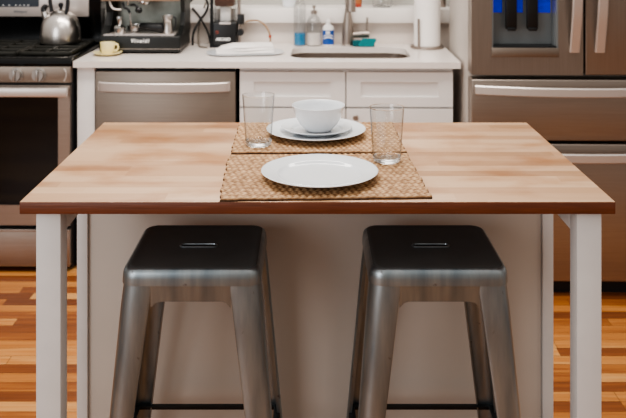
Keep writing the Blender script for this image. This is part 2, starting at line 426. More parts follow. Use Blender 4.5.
# ------------------------------------------------------------------ placemats, plates, bowl, glasses
MW, MD = 0.452, 0.352
def mat_mesh():
    bm = BM(); nx, ny = 226, 132; pitch = MD/15; cell = 0.0150
    grid = []
    for j in range(ny+1):
        row = []
        for i in range(nx+1):
            x = -MW/2+MW*i/nx; y = MD*j/ny
            q = y/pitch; v = (q-math.floor(q))-0.5; rj = math.floor(q)
            ph = x/cell+abs(v)*0.9+0.37*rj
            env = 1-(2*abs(v))**4*0.75
            mid = 1-0.45*math.exp(-(v/0.07)**2)
            z = 0.0025+0.0050*env*mid*(0.45+0.55*abs(math.cos(PI*ph)))
            edge = min(i, nx-i, j, ny-j)
            if edge == 0: z = 0.0
            ox = 0.002*math.sin(y*150)+0.0012*math.sin(y*61) if i in (0, 1, nx-1, nx) else 0
            row.append(bm.verts.new((x+ox, y+(0.0012*math.sin(x*70) if j in (0, ny) else 0), z)))
        grid.append(row)
    for j in range(ny):
        for i in range(nx): bm.faces.new((grid[j][i], grid[j][i+1], grid[j+1][i+1], grid[j+1][i]))
    bm.faces.new([grid[0][i] for i in range(nx, -1, -1)]+[grid[j][0] for j in range(1, ny+1)]+[grid[ny][i] for i in range(1, nx+1)]+[grid[j][nx] for j in range(ny-1, 0, -1)])
    return bm
pm = obj('placemat', mat_mesh(), 'seagrass', None, 180)
tag(pm, 'braided seagrass placemat at the front table edge, under the single large plate', 'placemat', 'seagrass placemats')
pm.location = (0.0340, 1.800, TZ+0.0002); pm.rotation_euler.z = math.radians(2.2)
pm2 = pm.copy(); C.objects.link(pm2); pm2.location = (0.022, 2.170, TZ+0.0002); pm2.rotation_euler.z = math.radians(0.8); pm2.scale = (0.995, 0.955, 1)
pm2['label'] = 'braided seagrass placemat at the far table edge, under the stacked plates and bowl'
ZM = TZ+0.0079
def plate_prof(R, h):
    return [(0, 0.002), (R*0.55, 0.002), (R*0.58, 0.0), (R*0.62, 0.0015), (R*0.72, h*0.48), (R*0.985, h-0.003), (R, h-0.0008), (R*0.995, h), (R*0.98, h-0.0002),
            (R*0.74, h*0.66), (R*0.715, h*0.60), (R*0.69, h*0.42), (R*0.64, 0.0062), (R*0.60, 0.0055), (R*0.3, 0.0050), (0, 0.0050)]
def plate(R, h, loc, label, name='dinner_plate', group=None):
    o = obj(name, lathe(BM(), plate_prof(R, h), seg=72), 'porcelain', None, 60); o.location = loc
    return tag(o, label, 'plate', group)
plate(0.1335, 0.019, (0.022, 1.940, ZM), 'large white plate, empty, on the front placemat', group='white dinner plates')
plate(0.137, 0.019, (0.0165, 2.345, ZM), 'large white plate at the bottom of the stack on the far placemat', group='white dinner plates')
plate(0.098, 0.018, (0.019, 2.345, ZM+0.0066), 'smaller white plate between the large far plate and the bowl', 'side_plate')
bw = lathe(BM(), [(0, 0.004), (0.030, 0.004), (0.032, 0), (0.036, 0.001), (0.040, 0.006), (0.052, 0.018), (0.062, 0.036), (0.0695, 0.058), (0.072, 0.0675), (0.0733, 0.069), (0.0722, 0.0702), (0.0703, 0.0695),
                 (0.0668, 0.058), (0.059, 0.037), (0.049, 0.021), (0.036, 0.0105), (0.02, 0.0085), (0, 0.008)], seg=64)
o = obj('bowl', bw, 'porcelain', None, 60); o.location = (0.0235, 2.343, ZM+0.0132); tag(o, 'white round bowl on top of the stacked plates', 'bowl')
gl_prof = [(0, 0), (0.031, 0), (0.0335, 0.0025), (0.0342, 0.008), (0.0347, 0.0135), (0.0425, 0.130), (0.0428, 0.1318), (0.0421, 0.1322), (0.0415, 0.131), (0.0335, 0.0140), (0.031, 0.0115), (0.026, 0.0100), (0, 0.0095)]
def tumbler():
    bm = lathe(BM(), gl_prof, seg=56)
    for f in bm.faces:
        z = f.calc_center_median().z; f.material_index = 0 if (z < 0.0132 or z > 0.1305) else 1
    return bm
g = obj('drinking_glass', tumbler(), ['glass', 'thin_glass'], None, 50); g.location = (-0.1355, 2.235, ZM)
tag(g, 'clear tumbler on the far placemat, left of the bowl', 'glass', 'clear tumblers')
g2 = g.copy(); C.objects.link(g2); g2.location = (0.1880, 2.080, ZM); g2['label'] = 'clear tumbler on the front placemat, right of the empty plate'

# ------------------------------------------------------------------ base cabinets and countertop
cab = K(thing('sink_cabinet', 'white shaker base cabinet with two drawer fronts under the sink', 'cabinet', (0, 0, 0)))
bm = BM()
box(bm, -0.308, -0.290, 3.722, 4.25, 0.10, 0.886); box(bm, 0.604, 0.622, 3.722, 4.25, 0.10, 0.886)
box(bm, -0.290, 0.604, 3.722, 4.25, 0.10, 0.118); box(bm, -0.290, 0.604, 4.235, 4.25, 0.118, 0.886)
box(bm, -0.290, 0.604, 3.722, 3.74, 0.868, 0.886); box(bm, -0.290, 0.604, 3.722, 3.74, 0.700, 0.718); box(bm, 0.145, 0.168, 3.722, 3.74, 0.118, 0.868)
box(bm, -0.308, 0.622, 3.78, 3.795, 0, 0.10)
obj('carcass', bm, 'white_paint', cab)
def shaker(x0, x1, z0, z1, fx, fz, y=3.70):
    bm = BM(); b = 0.0015
    holed(bm, [(x0, z0), (x1, z0), (x1, z1), (x0, z1)], [(x0+fx, z0+fz), (x1-fx, z0+fz), (x1-fx, z1-fz), (x0+fx, z1-fz)], y, y+0.021, lambda u, v, h: (u, h, v))
    box(bm, x0+fx-0.004, x1-fx+0.004, y+0.008, y+0.018, z0+fz-0.004, z1-fz+0.004)
    return bm
def knob(parent, x, z, y=3.70):
    bm = BM(); cyl(bm, (x, y, z), (x, y-0.014, z), 0.005, 0.005, 14); cyl(bm, (x, y-0.012, z), (x, y-0.019, z), 0.008, 0.013, 18); cyl(bm, (x, y-0.019, z), (x, y-0.025, z), 0.013, 0.009, 18)
    obj('knob', bm, 'nickel', parent)
for x0, x1 in ((-0.306, 0.1525), (0.1590, 0.620)):
    obj('drawer_front', shaker(x0, x1, 0.716, 0.8665, 0.062, 0.043), 'white_paint', cab)
for x0, x1, kx in ((-0.306, 0.1525, 0.115), (0.1590, 0.620, 0.198)):
    d = obj('door', shaker(x0, x1, 0.112, 0.708, 0.062, 0.062), 'white_paint', cab); knob(d, kx, 0.672)
ep = K(obj('end_panel', box(BM(), -1.018, -0.942, 3.70, 4.25, 0, 0.886, 0.001), 'white_paint')); tag(ep, 'narrow white cabinet filler panel between the range and the dishwasher', 'panel')

ct = BM(); holed(ct, [(-1.0295, 3.675), (0.650, 3.675), (0.650, 4.269), (-1.0295, 4.269)], rrect(-0.092, 0.452, 3.785, 4.135, 0.075, 8), 0.8866, TZ, lambda u, v, h: (u, v, h))
ct = K(obj('countertop', ct, 'quartz', None, 30)); tag(ct, 'pale quartz countertop over the dishwasher and sink cabinet', 'countertop')
sk = K(thing('sink', 'stainless undermount sink sunk into the pale countertop', 'sink', (0.18, 3.96, 0)))
bm = BM(); R = []
for g_, z in ((0.006, 0.886), (0.006, 0.872), (0.004, 0.74), (-0.01, 0.712), (-0.035, 0.70)):
    R.append([(x, y, z) for x, y in rrect(-0.272-g_, 0.272+g_, -0.175-g_, 0.175+g_, 0.075+g_, 8)])
R2 = [[(x*1.012, y*1.015, z-0.004) for x, y, z in r] for r in R[::-1]]; R2[-1] = [(x, y, 0.886) for x, y, z in R2[-1]]
loft(bm, R+R2, cap=False)
fl = bm.verts[:]
bm.faces.new([v for v in bm.verts[4*36:5*36]]) if len(R[0]) == 36 else None
obj('basin', bm, 'steel', sk)
obj('drain', lathe(BM(), [(0.045, 0.7005), (0.045, 0.703), (0.03, 0.703), (0.028, 0.7005), (0, 0.7005)]), 'chrome', sk)

# ------------------------------------------------------------------ dishwasher
dw = K(thing('dishwasher', 'stainless built-in dishwasher with a bowed bar handle under the counter', 'dishwasher', (-0.009, 0, 0)))
obj('tub', box(BM(), -0.926, -0.316, 3.722, 4.25, 0.08, 0.882), 'black_matte', dw)
d = obj('door', box(BM(), -0.928, -0.315, 3.693, 3.72, 0.115, 0.868, 0.004), 'panel_steel', dw)
bm = BM(); hz = 0.806
sweep_rect(bm, [(-0.906, 3.686, hz), (-0.890, 3.664, hz), (-0.78, 3.643, hz), (-0.62, 3.634, hz), (-0.46, 3.643, hz), (-0.358, 3.664, hz), (-0.342, 3.686, hz)], (0, 0, 1), 0.041, 0.014, 6)
obj('handle', bm, 'bright_steel', d)
obj('kick_plate', box(BM(), -0.926, -0.316, 3.77, 3.79, 0, 0.105), 'black_matte', dw)

# ------------------------------------------------------------------ range
RX0, RX1 = -1.799, -1.035; RC = (RX0+RX1)/2
rg = K(thing('kitchen_range', 'stainless gas range with black cooktop and dark oven window', 'stove', (0, 0, 0)))
obj('body', box(BM(), RX0+0.002, RX1, 3.69, 4.24, 0.012, 0.900, 0.002), 'black_matte', rg)
bm = BM()                              # black cooktop tray with a rolled front lip
pr = [(3.70, 0.893), (3.664, 0.895), (3.660, 0.905), (3.664, 0.918), (3.676, 0.927), (3.70, 0.930), (3.715, 0.926), (3.73, 0.912), (4.16, 0.912), (4.16, 0.893)]
loft(bm, [[(RX0, y, z) for y, z in pr], [(RX1, y, z) for y, z in pr]])
box(bm, RX1-0.018, RX1, 3.70, 4.16, 0.90, 0.930, 0.004); box(bm, RX0, RX0+0.018, 3.70, 4.16, 0.90, 0.930, 0.004)
obj('cooktop', bm, 'black', rg)
for k in range(3):
    x0 = RX0+0.022+k*0.2405; x1 = x0+0.2385; bm = BM(); z = 0.937
    for x in (x0+0.008, (x0+x1)/2, x1-0.008): box(bm, x-0.007, x+0.007, 3.745, 4.14, z-0.008, z+0.008, 0.003)
    for y in (3.752, 3.85, 3.945, 4.04, 4.133): box(bm, x0, x1, y-0.007, y+0.007, z-0.008, z+0.008, 0.003)
    for x in (x0+0.012, x1-0.012):
        for y in (3.755, 4.13): cyl(bm, (x, y, 0.9125), (x, y, z), 0.008, 0.007, 10)
    obj('grate', bm, 'iron', rg)
for x, y, r in ((RX0+0.142, 3.85, .045), (RX0+0.142, 4.04, .035), (RC, 3.945, .05), (RX1-0.142, 3.85, .04), (RX1-0.142, 4.04, .035)):
    obj('burner', lathe(BM(), [(0, 0.9122), (r, 0.9122), (r, 0.919), (r*0.8, 0.921), (r*0.75, 0.927), (r*0.5, 0.928), (0, 0.928)], (x, y, 0), 28), 'iron', rg)
cp = obj('control_panel', box(BM(), RX0, RX1, 3.657, 3.70, 0.823, 0.8935, 0.003), 'panel_steel', rg)
for x in (-1.674, -1.575, RC, -1.270, -1.171):
    z = 0.8585; bm = BM(); cyl(bm, (x, 3.658, z), (x, 3.650, z), 0.031, 0.030, 32); cyl(bm, (x, 3.650, z), (x, 3.630, z), 0.026, 0.024, 32)
    box(bm, x-0.0055, x+0.0055, 3.618, 3.632, z-0.025, z+0.025, 0.003)
    obj('knob', bm, 'knob_steel', rg)
bm = BM()
tube(bm, [(RX1-0.028, 3.6565, 0.832), (RX1-0.020, 3.6555, 0.845), (RX1-0.018, 3.6555, 0.858), (RX1-0.020, 3.6555, 0.872), (RX1-0.028, 3.6565, 0.885)], 0.003, 8, 4)
obj('panel_trim', bm, 'bright_steel', rg)
dz0, dz1 = 0.2055, 0.8125
bm = BM(); holed(bm, [(RX0+0.002, dz0), (RX1-0.004, dz0), (RX1-0.004, dz1), (RX0+0.002, dz1)], rrect(RX0+0.055, RX1-0.055, 0.293, 0.772, 0.006, 3), 3.660, 3.688, lambda u, v, h: (u, h, v))
dr = obj('oven_door', bm, 'steel', rg)
obj('oven_window', box(BM(), RX0+0.050, RX1-0.050, 3.664, 3.672, 0.288, 0.777), 'oven_glass', dr)
bm = BM(); box(bm, RX0+0.004, RX1+0.0, 3.606, 3.628, 0.770, 0.809, 0.006)
for x in (RX0+0.03, RX1-0.032): box(bm, x-0.02, x+0.02, 3.626, 3.661, 0.778, 0.802, 0.003)
obj('handle', bm, 'bright_steel', dr)
bm = BM(); box(bm, RX0+0.002, RX1-0.004, 3.660, 3.688, 0.026, 0.188, 0.004); box(bm, RX0+0.002, RX1-0.004, 3.652, 3.662, 0.180, 0.190, 0.002)
obj('storage_drawer', bm, 'steel', rg)
for x in (RX0+0.05, RX1-0.05):
    for y in (3.72, 4.2): obj('foot', cyl(BM(), (x, y, 0), (x, y, 0.014), 0.018), 'black_plastic', rg)
bm = BM(); pr = [(4.15, 0.895), (4.150, 0.935), (4.163, 0.95), (4.168, 1.02), (4.158, 1.058), (4.158, 1.20), (4.24, 1.20), (4.24, 0.895)]
loft(bm, [[(RX0, y, z) for y, z in pr], [(RX1, y, z) for y, z in pr]])
bg = obj('backguard', bm, 'black', rg)
obj('backguard_panel', box(BM(), RX0+0.06, -1.093, 4.150, 4.160, 1.058, 1.205, 0.004), 'bright_steel', bg)
ds = BM(); loft(ds, [[(x, 4.1495, z) for x, z in rrect(-1.62, -1.338, 1.106, 1.18, 0.008)], [(x, 4.152, z) for x, z in rrect(-1.62, -1.338, 1.106, 1.18, 0.008)]]); obj('display', ds, 'display', bg)
for x in (-1.545, -1.515, -1.485, -1.452, -1.432, -1.412, -1.392):
    obj('display_mark', box(BM(), x-0.004, x+0.004, 4.1484, 4.1495, 1.113, 1.1165), 'letter_white', bg)
text('lettering', 'Whirlpool', 0.016, (-1.432, 4.1488, 1.083), 'letter_grey', bg, 0.2, 0.0004)

# kettle
kt = K(thing('kettle', 'round brushed steel kettle with black handle on the range', 'kettle', (-1.198, 4.045, 0.9453), 0))
kb = obj('body', lathe(BM(), [(0, 0), (0.088, 0), (0.094, 0.004), (0.096, 0.012), (0.095, 0.045), (0.0915, 0.075), (0.083, 0.104), (0.070, 0.125), (0.052, 0.141), (0.036, 0.149), (0.034, 0.152), (0, 0.153)], seg=56), 'kettle', kt, 40)
ld = obj('lid', lathe(BM(), [(0, 0.1505), (0.034, 0.1505), (0.034, 0.155), (0.02, 0.161), (0, 0.162)]), 'kettle', kt)
obj('lid_knob', lathe(BM(), [(0, 0.160), (0.007, 0.160), (0.006, 0.168), (0.011, 0.176), (0.011, 0.186), (0.007, 0.192), (0, 0.193)], seg=20), 'black_plastic', ld)
bm = BM(); tube(bm, [(-0.060, -0.01, 0.108), (-0.068, -0.012, 0.132), (-0.076, -0.014, 0.152)], lambda t: 0.021-0.007*t, 18, 5); sp = obj('spout', bm, 'kettle', kt)
bm = BM(); tube(bm, [(-0.072, -0.014, 0.150), (-0.079, -0.015, 0.164), (-0.070, -0.015, 0.176), (-0.058, -0.014, 0.170)], lambda t: 0.015-0.007*t, 14, 5); obj('spout_cap', bm, 'black_plastic', sp)
bm = BM(); sweep_rect(bm, [(-0.034, -0.03, 0.150), (-0.038, -0.03, 0.175), (-0.042, -0.03, 0.21), (-0.030, -0.03, 0.252), (0.0, -0.03, 0.268), (0.030, -0.03, 0.252), (0.042, -0.03, 0.21), (0.040, -0.03, 0.17), (0.033, -0.03, 0.130)], (0, 1, 0), 0.024, 0.014, 6)
obj('handle', bm, 'black_plastic', kt)

# ------------------------------------------------------------------ refrigerator
fr = K(thing('refrigerator', 'stainless french door refrigerator with blue-lit water dispenser', 'refrigerator', (0, 0, 0)))
FX0, FX1, FY = 0.660, 1.575, 3.46
obj('body', box(BM(), FX0+0.003, FX1-0.003, FY+0.098, 4.10, 0.025, 1.775, 0.006), 'fridge_side', fr)
obj('toe_grille', box(BM(), FX0+0.012, FX1-0.012, FY+0.045, FY+0.10, 0.0, 0.056), 'black_matte', fr)
ZD = 0.8967
hx0, hx1, hz0, hz1 = 0.742, 1.010, 1.0066, 1.36
bm = BM(); holed(bm, rrect(FX0, 1.1105, ZD, 1.775, 0.006, 3), [(hx0, hz0), (hx1, hz0), (hx1, hz1), (hx0, hz1)], FY, FY+0.092, lambda u, v, h: (u, h, v))
ld_ = obj('door', bm, 'steel_v', fr)
bm = BM(); b0 = FY+0.088                                         # dispenser recess
loft(bm, [[(hx0, b0, hz0), (hx1, b0, hz0), (hx1, b0, hz1), (hx0, b0, hz1)], [(hx0, b0+.003, hz0), (hx1, b0+.003, hz0), (hx1, b0+.003, hz1), (hx0, b0+.003, hz1)]])
box(bm, hx0, hx0+0.006, FY+0.004, b0, hz0, hz1); box(bm, hx1-0.006, hx1, FY+0.004, b0, hz0, hz1); box(bm, hx0, hx1, FY+0.01, b0, hz1-0.1, hz1)
obj('dispenser_recess', bm, 'cavity', ld_)
obj('drip_tray', box(BM(), hx0+0.006, hx1-0.006, FY+0.006, b0, hz0, hz0+0.006, 0.001), 'black_plastic', ld_)
obj('dispenser_sill', box(BM(), hx0-0.002, hx1+0.002, FY-0.006, FY+0.01, 0.971, hz0+0.001, 0.002), 'panel_steel', ld_)
for x in (0.806, 0.892):
    bm = BM(); box(bm, x, x+0.046, FY+0.035, FY+0.052, 1.078, 1.262, 0.004); box(bm, x+0.006, x+0.040, FY+0.028, FY+0.04, 1.072, 1.085, 0.003)
    obj('paddle', bm, 'black_plastic', ld_)
for x0, x1 in ((0.752, 0.800), (0.860, 0.886), (0.946, 1.000)):
    bm = BM()
    for r in range(5):
        z = 1.142+r*0.024; box(bm, x0, x1, b0-0.002, b0-0.0005, z, z+0.0235)
    obj('blue_light', bm, 'blue_led', ld_)
obj('door', box(BM(), 1.1185, FX1, FY, FY+0.092, ZD, 1.775, 0.006, 3), 'steel_v', fr)
for x in (1.073, 1.174):
    bm = BM(); sweep_rect(bm, [(x, FY-0.009, 0.992), (x, FY-0.026, 1.06), (x, FY-0.050, 1.17), (x, FY-0.064, 1.33), (x, FY-0.050, 1.49), (x, FY-0.026, 1.60), (x, FY-0.009, 1.668)], (1, 0, 0), 0.040, 0.016, 5)
    obj('door_handle', bm, 'bright_steel_v', fr)
for z0, z1, hz in ((0.630, 0.8784, 0.838), (0.060, 0.618, 0.577)):
    d = obj('freezer_drawer', box(BM(), FX0, FX1, FY, FY+0.092, z0, z1, 0.006, 3), 'steel', fr)
    bm = BM(); sweep_rect(bm, [(0.674, FY-0.009, hz), (0.78, FY-0.034, hz), (0.93, FY-0.060, hz), (1.117, FY-0.070, hz), (1.30, FY-0.060, hz), (1.45, FY-0.034, hz), (1.560, FY-0.009, hz)], (0, 0, 1), 0.037, 0.016, 6)
    obj('handle', bm, 'bright_steel', d)

# ------------------------------------------------------------------ espresso machine
em = K(thing('espresso_machine', 'black espresso machine with steel splash panel on the counter', 'coffee machine', (-0.787, 3.895, TZ)))
hw = 0.187
bm = BM(); box(bm, -hw, hw, 0.0, 0.290, 0.008, 0.083, 0.008, 3); obj('base', bm, 'machine', em)
for x in (-hw+0.03, hw-0.03):
    for y in (0.03, 0.26): obj('foot', cyl(BM(), (x, y, 0), (x, y, 0.010), 0.016), 'rubber_slot_shade', em)
bm = BM(); box(bm, -hw-0.001, hw+0.001, -0.0008, 0.291, 0.022, 0.0245); obj('trim_line', bm, 'steel', em)
bm = BM(); box(bm, -hw+0.016, hw-0.03, 0.012, 0.20, 0.0831, 0.0865)
for i in range(14): box(bm, -hw+0.022+i*0.0235, -hw+0.034+i*0.0235, 0.018, 0.194, 0.0866, 0.0885)
obj('drip_tray', bm, 'bright_steel', em)
obj('splash_panel', box(BM(), -hw+0.012, hw-0.012, 0.215, 0.225, 0.083, 0.25), 'splash', em)
bm = BM(); prs = [(0.03, 0.083), (0.10, 0.12), (0.13, 0.18), (0.11, 0.25), (0.29, 0.25), (0.29, 0.083)]
for x0 in (-hw-0.001, hw-0.019):
    wx = 0.034 if x0 < 0 else 0.020
    bm = BM(); loft(bm, [[(x0, y, z) for y, z in prs], [(x0+wx, y, z) for y, z in prs]]); obj('side_panel', bm, 'machine', em)
bm = BM(); box(bm, -hw, hw, 0.02, 0.290, 0.252, 0.40, 0.012, 3); obj('housing', bm, 'machine', em)
obj('front_rail', box(BM(), -hw+0.005, hw-0.005, 0.008, 0.022, 0.243, 0.262, 0.003), 'warm_reflection', em)
bm = BM(); cyl(bm, (0.0, 0.10, 0.251), (0.0, 0.10, 0.232), 0.032, 0.034, 28); cyl(bm, (0.0, 0.10, 0.232), (0.0, 0.10, 0.222), 0.026, 0.024, 28); obj('group_head', bm, 'chrome', em)
bm = BM(); cyl(bm, (-0.062, 0.03, 0.255), (-0.062, 0.03, 0.222), 0.008, 0.007, 16); obj('tap_spout', bm, 'chrome', em)
bm = BM(); tube(bm, [(-0.148, 0.03, 0.255), (-0.140, 0.025, 0.225), (-0.125, 0.02, 0.206), (-0.090, 0.02, 0.202)], 0.0052, 12, 6); obj('water_tube', bm, 'bright_steel', em)
bm = BM(); tube(bm, [(-0.085, 0.03, 0.235), (-0.075, 0.025, 0.212), (-0.058, 0.02, 0.205), (-0.049, 0.02, 0.186)], 0.0065, 12, 6); hs = obj('wand_sleeve', bm, 'black_plastic', em)
bm = BM(); tube(bm, [(-0.050, 0.02, 0.190), (-0.046, 0.02, 0.150), (-0.039, 0.022, 0.102)], 0.0048, 12, 5); obj('steam_wand', bm, 'chrome', hs)
bm = BM(); tube(bm, [(-0.050, 0.03, 0.222), (-0.030, 0.025, 0.224), (-0.012, 0.02, 0.214)], 0.006, 12, 5); lv = obj('lever_arm', bm, 'black_plastic', em)
bm = BM(); lathe(bm, [(0, 0), (0.010, 0.002), (0.0165, 0.010), (0.0165, 0.020), (0.010, 0.029), (0, 0.031)], (-0.008, 0.02, 0.185), 24); obj('lever_knob', bm, 'black_plastic', lv)
text('lettering', 'Vivaldi', 0.024, (0.0, -0.0012, 0.0600), 'letter_white', em, 0.3, 0.0006, 1.3)
ZT = TZ+0.0887
tp = K(thing('coffee_tamper', 'small chrome tamper on the espresso machine drip tray', 'tamper', (-0.891, 3.945, ZT))); tp.scale = (1.12, 1.12, 1.12)
obj('base', lathe(BM(), [(0, 0), (0.023, 0), (0.024, 0.004), (0.024, 0.026), (0.018, 0.033), (0.009, 0.037), (0, 0.037)], seg=28), 'chrome', tp)
obj('grip', lathe(BM(), [(0, 0.036), (0.008, 0.036), (0.010, 0.048), (0.0125, 0.060), (0.011, 0.070), (0, 0.073)], seg=24), 'chrome', tp)
pf = K(thing('portafilter', 'portafilter with black handle lying on the drip tray', 'portafilter', (-0.838, 3.945, ZT), 0))
obj('basket', lathe(BM(), [(0, 0.001), (0.026, 0.001), (0.030, 0.006), (0.031, 0.026), (0.033, 0.028), (0.033, 0.034), (0.029, 0.034), (0.027, 0.010), (0, 0.008)], (0, 0.07, 0), 28), 'chrome', pf)
bm = BM(); tube(bm, [(0.024, 0.062, 0.024), (0.05, 0.035, 0.026), (0.075, 0.02, 0.026)], 0.008, 14, 4); obj('neck', bm, 'chrome', pf)
bm = BM(); tube(bm, [(0.040, 0.034, 0.030), (0.07, 0.018, 0.030), (0.11, 0.012, 0.0275), (0.143, 0.010, 0.026), (0.147, 0.010, 0.026)], lambda t: 0.016+0.008*t if t < 0.93 else 0.015, 18, 4); obj('handle', bm, 'black_plastic', pf)
mp = K(thing('milk_pitcher', 'small steel pitcher with dark handle on the drip tray', 'pitcher', (-0.668, 3.955, ZT)))
obj('body', lathe(BM(), [(0, 0), (0.022, 0), (0.024, 0.003), (0.0215, 0.03), (0.0195, 0.055), (0.021, 0.062), (0.0245, 0.066), (0.0245, 0.083), (0.0225, 0.083), (0.019, 0.06), (0.021, 0.006), (0, 0.004)], seg=36), 'kettle', mp)
bm = BM(); sweep_rect(bm, [(0.021, 0, 0.072), (0.034, 0, 0.074), (0.037, 0, 0.055), (0.033, 0, 0.03), (0.024, 0, 0.012)], (0, 1, 0), 0.012, 0.007, 6); obj('handle', bm, 'black_plastic', mp)

# yellow cup and saucer
sc_ = K(obj('saucer', lathe(BM(), [(0, 0.002), (0.034, 0.002), (0.036, 0), (0.040, 0.001), (0.058, 0.009), (0.0665, 0.0135), (0.066, 0.0148), (0.055, 0.0115), (0.038, 0.0045), (0, 0.0045)], seg=48), 'yellow', None, 60))
sc_.location = (-0.926, 3.862, TZ+0.0002); tag(sc_, 'pale yellow saucer on the counter under the yellow cup', 'saucer')
cp_ = K(thing('coffee_cup', 'pale yellow cup on a saucer at the counter end near the range', 'cup', (-0.926, 3.862, TZ+0.0050))); cp_.scale = (0.86, 0.86, 1.12)
bm = lathe(BM(), [(0, 0), (0.024, 0), (0.030, 0.004), (0.036, 0.018), (0.0395, 0.046), (0.0395, 0.0475), (0.0375, 0.0475), (0.034, 0.02), (0.028, 0.007), (0, 0.005)], seg=44)
bmesh.ops.recalc_face_normals(bm, faces=bm.faces[:]); bm.normal_update()
for f in bm.faces:
    c = f.calc_center_median()
    f.material_index = 1 if (f.normal.x*c.x+f.normal.y*c.y < -1e-6 or (c.z < 0.0065 and f.normal.z > 0.5)) else 0
obj('body', bm, ['yellow', 'cup_in'], cp_, 50)
bm = BM(); tube(bm, [(0.036, 0, 0.038), (0.050, 0, 0.040), (0.056, 0, 0.028), (0.048, 0, 0.015), (0.034, 0, 0.013)], 0.0042, 10, 6); obj('handle', bm, 'yellow', cp_)

# ------------------------------------------------------------------ coffee grinder, cords, hose
gr = K(thing('coffee_grinder', 'black coffee grinder with clear bean hopper against the backsplash', 'coffee grinder', (-0.428, 4.175, TZ)))
bm = BM(); box(bm, -0.055, 0.064, -0.060, 0.060, 0.004, 0.122, 0.008, 3); bd = obj('body', bm, 'black_plastic', gr)
obj('base_plate', box(BM(), -0.066, 0.070, -0.068, 0.066, 0, 0.006, 0.002), 'black_matte', gr)
text('lettering', 'ASCASO', 0.0185, (0.0, -0.0612, 0.040), 'letter_white', gr, 0, 0.0008)
bm = BM(); cyl(bm, (-0.030, -0.0605, 0.074), (-0.030, -0.063, 0.074), 0.0075, 0.0075, 20); obj('power_button', bm, 'red', gr)
bm = BM(); cyl(bm, (-0.030, -0.0628, 0.074), (-0.030, -0.064, 0.074), 0.0055, 0.0055, 20); obj('button_face', bm, 'black_matte', gr)
obj('front_strip', box(BM(), -0.020, 0.036, -0.0625, -0.058, 0.113, 0.123, 0.001), 'bright_steel', gr)
hp = BM(); holed(hp, rrect(-0.048, 0.056, -0.05, 0.05, 0.012), rrect(-0.045, 0.053, -0.047, 0.047, 0.010), 0.1225, 0.275, lambda u, v, h: (u, v, h)); obj('hopper', hp, 'clear_plastic', gr)
obj('chute', box(BM(), -0.020, 0.030, -0.02, 0.02, 0.1225, 0.196, 0.004), 'white_plastic', gr)
bb = obj('bean_fill', box(BM(), -0.0435, 0.0515, -0.045, 0.045, 0.198, 0.262, 0.006), 'beans', gr); bb['kind'] = 'stuff'
obj('hopper_lid', box(BM(), -0.052, 0.060, -0.054, 0.054, 0.2755, 0.29, 0.004), 'black_plastic', gr)
obj('side_post', cyl(BM(), (-0.060, -0.03, 0.006), (-0.060, -0.03, 0.275), 0.0085), 'black_plastic', gr)
bm = BM(); cyl(bm, (0.074, -0.03, 0.006), (0.074, -0.03, 0.25), 0.008); obj('side_rod', bm, 'nickel', gr)
obj('clamp', box(BM(), 0.066, 0.100, -0.05, -0.015, 0.112, 0.160, 0.003), 'black_plastic', gr)
bm = BM(); cyl(bm, (0.082, -0.030, 0.072), (0.082, -0.062, 0.072), 0.0175, 0.0155, 24); obj('adjust_knob', bm, 'black_plastic', gr)
yy = 4.13
ho = K(thing('braided_hose', 'thin tan braided hose arching from the grinder down to the counter', 'hose', (0, 0, 0)))
bm = BM(); tube(bm, [at(243.5, 22, 4.15), at(250, 20.6, 4.15), at(257, 21, 4.14), at(263, 25, 4.13), at(267, 31, 4.12), at(268.7, 38, 4.11), (at(268.7, 40, 4.10)[0], 4.10, TZ+0.0045)], 0.0042, 10, 6); obj('tubing', bm, 'tan_hose', ho)
a = at(268.5, 36.5, 4.112); bm = BM(); cyl(bm, (a[0], a[1], a[2]-0.006), (a[0], a[1], a[2]+0.006), 0.0072, seg=18); obj('collar', bm, 'red', ho)
c1 = BM(); tube(c1, [(-0.586, 4.17, TZ+0.0045), at(191.5, 33, 4.17), at(197, 22, 4.19), at(204, 12, 4.20), at(206, 4, 4.20), at(202, -2, 4.20), at(195, -4, 4.20), at(188, 2, 4.20)], 0.0058, 10, 6)
tag(K(obj('power_cord', c1, 'cord_black')), 'black looped power cord beside the espresso machine', 'cord', 'cords behind the coffee machines')
c2 = BM(); tube(c2, [at(190, 8, 4.215), at(196, 15, 4.222), at(202, 25, 4.225), at(206, 33, 4.232), (-0.507, 4.243, TZ+0.006), (-0.502, 4.25, TZ+0.006)], 0.005, 10, 6)
tag(K(obj('power_cord', c2, 'cord_black')), 'dark straight cord slanting down to the grinder base', 'cord', 'cords behind the coffee machines')
c3 = BM(); tube(c3, [at(204, 2, 4.246), at(200, 14, 4.246), at(197, 26, 4.244), at(196, 36, 4.225), (-0.555, 4.17, TZ+0.0045), (-0.535, 4.11, TZ+0.0045), (-0.500, 4.085, TZ+0.0045)], 0.0042, 10, 6)
tag(K(obj('power_cord', c3, 'cord_grey')), 'grey-brown cord curling onto the counter', 'cord', 'cords behind the coffee machines')

